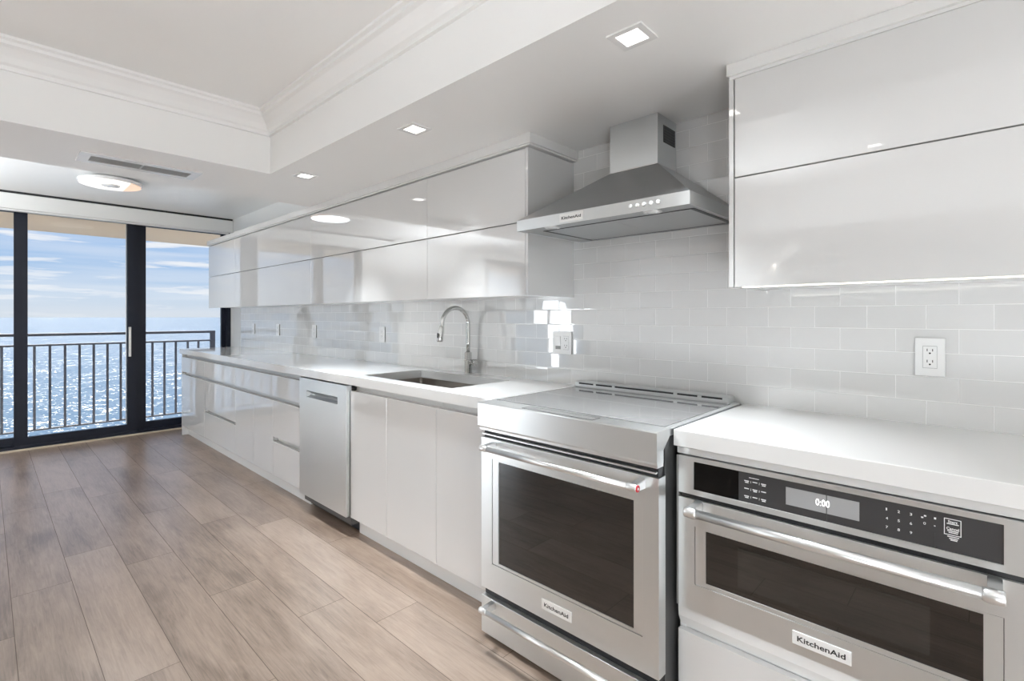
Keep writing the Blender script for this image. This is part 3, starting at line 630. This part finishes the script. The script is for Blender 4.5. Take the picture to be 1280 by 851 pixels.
# ------------------------------------------------------------------ range hood
hx0, hx1, hy, hz0, hz1, hz2 = -0.005, 0.752, -0.470, 1.613, 1.657, 1.868
ux0, ux1, uy = 0.262, 0.484, -0.166
hd = thing('range_hood', 'stainless steel chimney range hood above the range', 'range hood', (0.373, -0.2, hz0))
MB().ring((hx0, hx1, hy, -0.001), (hx0+0.002, hx1-0.002, hy+0.002, -0.003), 'z', hz0, hz1).build('front_band', 'steel', hd)
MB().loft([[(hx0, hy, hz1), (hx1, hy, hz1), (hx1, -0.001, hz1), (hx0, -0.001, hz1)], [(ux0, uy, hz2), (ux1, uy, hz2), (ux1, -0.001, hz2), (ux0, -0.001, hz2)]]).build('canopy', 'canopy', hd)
du = MB().box(ux0, ux1, uy, -0.001, hz2, ZS-0.0005).build('chimney', 'steelv', hd)
MB().ring((ux0-0.001, ux1+0.001, uy-0.001, -0.001), (ux0+0.002, ux1-0.002, uy+0.002, -0.004), 'z', hz2-0.002, hz2+0.004).build('chimney_collar', 'steeld', hd)
gr = MB().box(ux1-0.001, ux1+0.0015, -0.118, -0.014, 1.965, 2.035).build('chimney_vent', 'black', du)
gm = MB()
for k in range(6): gm.box(ux1+0.0012, ux1+0.0022, -0.118, -0.014, 1.971+k*0.0115, 1.9735+k*0.0115)
gm.build('vent_louvres', 'dgrey', du)
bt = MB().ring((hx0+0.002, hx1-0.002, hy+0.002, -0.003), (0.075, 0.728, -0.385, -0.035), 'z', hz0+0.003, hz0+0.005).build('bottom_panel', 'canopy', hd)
MB().ring((0.072, 0.731, -0.388, -0.032), (0.088, 0.715, -0.380, -0.042), 'z', hz0+0.0015, hz0+0.006).build('filter_gap', 'black', hd)
MB().box(0.087, 0.4065, -0.381, -0.041, hz0+0.002, hz0+0.011, 0.001).build('filter', 'canopy', hd)
MB().box(0.4075, 0.716, -0.381, -0.041, hz0+0.002, hz0+0.011, 0.001).build('filter', 'canopy', hd)
for xx in (0.155, 0.60):
    lt = disc(xx, -0.428, [(0.033, hz0+0.0035), (0.032, hz0+0.0005), (0.024, hz0+0.0002)]).build('hood_light', 'bright', hd)
    disc(xx, -0.428, [(0.022, hz0+0.002), (0.021, hz0-0.0004), (0.004, hz0-0.0006)]).build('lens', 'plate', lt)
for k in range(5):
    xx = 0.538 + k*0.0262
    MB().tube([(xx, hy+0.001, 1.6365), (xx, hy-0.004, 1.6365), (xx, hy-0.0055, 1.6365)], [0.0072, 0.0068, 0.005], 16).build('button', 'silver', hd)
bd = MB().box(0.226, 0.338, hy-0.003, hy+0.001, 1.6195, 1.651, 0.0008).build('badge', 'silver', hd)
MB().text('KitchenAid', 0.092, (0.236, hy-0.0032, 1.6295), (1, 0, 0), (0, 0, 1), 0.018, 0.0006, 0.0118).build('lettering', 'ink', bd)

# ------------------------------------------------------------------ wall cabinets
YU = -0.3455; UZ0, UZ1, UZ2, UZ3 = 1.3475, 1.678, 1.6835, 2.012
UPGRP = 'glossy white lift-up wall cabinets on the long wall'
def wall_unit(label, x0, x1, zseam=(UZ1, UZ2), z3=UZ3, ends=(), group=UPGRP):
    t = thing('wall_cabinet', label, 'cabinet', ((x0+x1)/2, -0.17, UZ0), group)
    MB().box(x0+0.0005, x1-0.0005, -0.325, -0.0012, UZ0+0.004, z3+0.008).build('carcass', 'lacqs', t)
    MB().box(x0+0.001, x1-0.001, YU, -0.326, UZ0, zseam[0], 0.001).build('lower_door', 'lacq', t)
    MB().box(x0+0.001, x1-0.001, YU, -0.326, zseam[1], z3, 0.001).build('upper_door', 'lacq', t)
    for a, b_ in ends: MB().box(a, b_, YU, -0.0012, UZ0, z3+0.003, 0.0008).build('end_panel', 'lacq', t)
    return t
wall_unit('glossy white wall cabinet at the far end beside the window', -4.697, -3.888)
wall_unit('long glossy white wall cabinet, second from the window', -3.888, -2.226)
wall_unit('glossy white wall cabinet above the dishwasher, third from the window', -2.226, -0.796)
wall_unit('glossy white wall cabinet left of the range hood', -0.796, -0.069, ends=((-0.068, -0.053),))
cr = MB().box(-4.71, -0.026, -0.361, -0.0012, 2.028, ZS-0.0008, 0.001).box(-4.70, -0.038, -0.350, -0.0012, 2.0205, 2.028)
cr = cr.build('cabinet_crown', 'lacqs'); tag(cr, 'white crown board on top of the long row of wall cabinets', 'crown board')
rc = wall_unit('large glossy white wall cabinet right of the range hood', 0.8465, 1.86, (1.7005, 1.7045), 2.024, ends=((0.829, 0.8435),), group=None)
ld = MB().box(0.868, 1.85, -0.336, -0.327, UZ0-0.003, UZ0-0.0002).build('led_strip', 'led', rc)
cr = MB().box(0.826, 1.86, -0.361, -0.0012, 2.033, ZS-0.0008, 0.001).box(0.832, 1.86, -0.348, -0.0012, 2.0325-0.008, 2.033)
cr = cr.build('cabinet_crown', 'lacqs'); tag(cr, 'white crown board on top of the wall cabinet right of the hood', 'crown board')

# ------------------------------------------------------------------ outlets
def outlet(label, x0, x1, z0, z1, gangs, name='wall_outlet', cat='outlet', group=None):
    t = thing(name, label, cat, ((x0+x1)/2, 0, (z0+z1)/2), group)
    MB().box(x0+0.003, x1-0.003, -0.0055, -0.0005, z0+0.003, z1-0.003).build('edge_shade_frame', 'dgrey', t)  # dark layer behind the plate stands for its side shade
    MB().box(x0, x1, -0.0105, -0.0055, z0, z1, 0.0012).build('cover_plate', 'plate', t)
    zc = (z0+z1)/2; n = len(gangs)
    for i_, g in enumerate(gangs):
        xc = x0 + (x1-x0)*(0.5 if n == 1 else (0.30, 0.72)[i_])
        if g == 'switch':
            MB().box(xc-0.0165, xc+0.0165, -0.0115, -0.010, zc-0.033, zc+0.033).build('rocker_surround', 'greyprof', t)
            MB().prism([(-0.0105, zc-0.0325), (-0.0145, zc+0.0325), (-0.0105, zc+0.0325)], 'x', xc-0.0158, xc+0.0158).build('rocker', 'plate', t)
        else:
            MB().box(xc-0.0172, xc+0.0172, -0.0108, -0.010, zc-0.0345, zc+0.0345).build('receptacle_gap', 'greyprof', t)
            rcp = MB().box(xc-0.0165, xc+0.0165, -0.0122, -0.0105, zc-0.0335, zc+0.0335, 0.0006).build('receptacle', 'plate', t)
            for dz in (0.018, -0.0165):
                s = MB().box(xc-0.0075, xc-0.0055, -0.0125, -0.0119, zc+dz, zc+dz+0.008).box(xc+0.0055, xc+0.0075, -0.0125, -0.0119, zc+dz, zc+dz+0.0075)
                s.tube([(xc, -0.0119, zc+dz-0.006), (xc, -0.0125, zc+dz-0.006)], 0.0026, 12).build('socket_holes', 'black', rcp)
    return t
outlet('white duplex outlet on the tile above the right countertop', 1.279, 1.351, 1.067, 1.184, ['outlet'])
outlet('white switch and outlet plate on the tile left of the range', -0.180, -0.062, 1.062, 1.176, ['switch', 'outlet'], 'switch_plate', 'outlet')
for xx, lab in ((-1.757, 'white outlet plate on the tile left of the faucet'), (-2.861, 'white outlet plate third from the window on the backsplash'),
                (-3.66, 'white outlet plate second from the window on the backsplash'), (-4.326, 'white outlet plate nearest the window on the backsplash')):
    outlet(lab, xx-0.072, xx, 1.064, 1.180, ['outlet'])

# ------------------------------------------------------------------ added fill lamps out of view, brightening the kitchen
def fill_uplighter(x, y, label, watts=ROOM_FILL_W):  # uplighter added out of view to bounce fill off the ceiling
    t = thing('fill_uplighter', label, 'floor lamp', (x, y, 0), 'added fill uplighters out of view')
    disc(x, y, [(0.14, 0.0), (0.14, 0.018), (0.03, 0.028)]).build('base', 'alu', t)
    MB().tube([(x, y, 0.02), (x, y, 1.66)], 0.012, 12).build('pole', 'alu', t)
    m_ = MB(); n = 32; rings = [[(x+r*math.cos(2*math.pi*k/n), y+r*math.sin(2*math.pi*k/n), z) for k in range(n)] for r, z in ((0.03, 1.64), (0.10, 1.68), (0.18, 1.76), (0.176, 1.76), (0.096, 1.685))]
    m_.loft(rings, smooth=True, close=False).build('bowl_shade', 'plate', t)
    disc(x, y, [(0.10, 1.70), (0.09, 1.71), (0.02, 1.715)]).build('bulb_diffuser', 'diff', t)
    l = area('fill_uplighter_light', (x, y, 1.74), 0.22, watts, t, shape='DISK', spread=180); l.rotation_euler = (math.pi, 0, 0)
    return t
fill_uplighter(2.6, -2.4, 'added white fill uplighter behind the camera on the right')
fill_uplighter(0.3, -2.7, 'added white fill uplighter under the middle of the tray ceiling')
def lantern(x, y, label):  # lantern added for fill; its tile reflection replaces a window's
    t = thing('fill_lantern', label, 'floor lamp', (x, y, 0), 'added fill lantern out of view')
    disc(x, y, [(0.15, 0.0), (0.15, 0.02), (0.04, 0.03)]).build('base', 'alu', t)
    MB().tube([(x, y, 0.02), (x, y, 0.30)], 0.012, 12).build('pole', 'alu', t)
    disc(x, y, [(0.12, 0.30), (0.19, 0.34), (0.21, 0.50), (0.21, 1.40), (0.19, 1.56), (0.12, 1.60)], 40).build('paper_shade', M['lantern'], t)
M['lantern'] = emat('fill_glow_paper', (0.87, 0.94, 1.0), LANTERN_FILL)
def globe(x, y, label, r=0.20, mat='globe'):  # globe added out of view to light the soffit from below
    t = thing('fill_globe', label, 'floor lamp', (x, y, 0), 'added fill globes out of view')
    disc(x, y, [(0.09, 0.0), (0.09, 0.012), (0.06, 0.02)]).build('base', 'plate', t)
    disc(x, y, [(r*math.sin(a), 0.018+r-r*math.cos(a)) for a in [0.15+(math.pi-0.16)*k/24 for k in range(25)]], 40).build('glass_globe', M[mat], t)
M['globe'] = emat('fill_glow_opal', (0.87, 0.94, 1.0), GLOBE_FILL); M['globe_soft'] = emat('dim_fill_glow_opal', (0.87, 0.94, 1.0), GLOBE_FILL*0.42)
globe(2.4, -3.1, 'added fill globe on the floor behind the camera')
globe(-2.9, -3.6, 'added fill globe on the floor in the middle of the living area', 0.20, 'globe_soft')
globe(3.05, -1.5, 'added fill globe on the floor by the right wall', 0.20, 'globe_soft')
lantern(-4.55, -5.5, 'tall added fill lantern standing by the second glass door')
fill_uplighter(-3.7, -3.3, 'added white fill uplighter brightening the ceiling by the sliding glass door', 66)
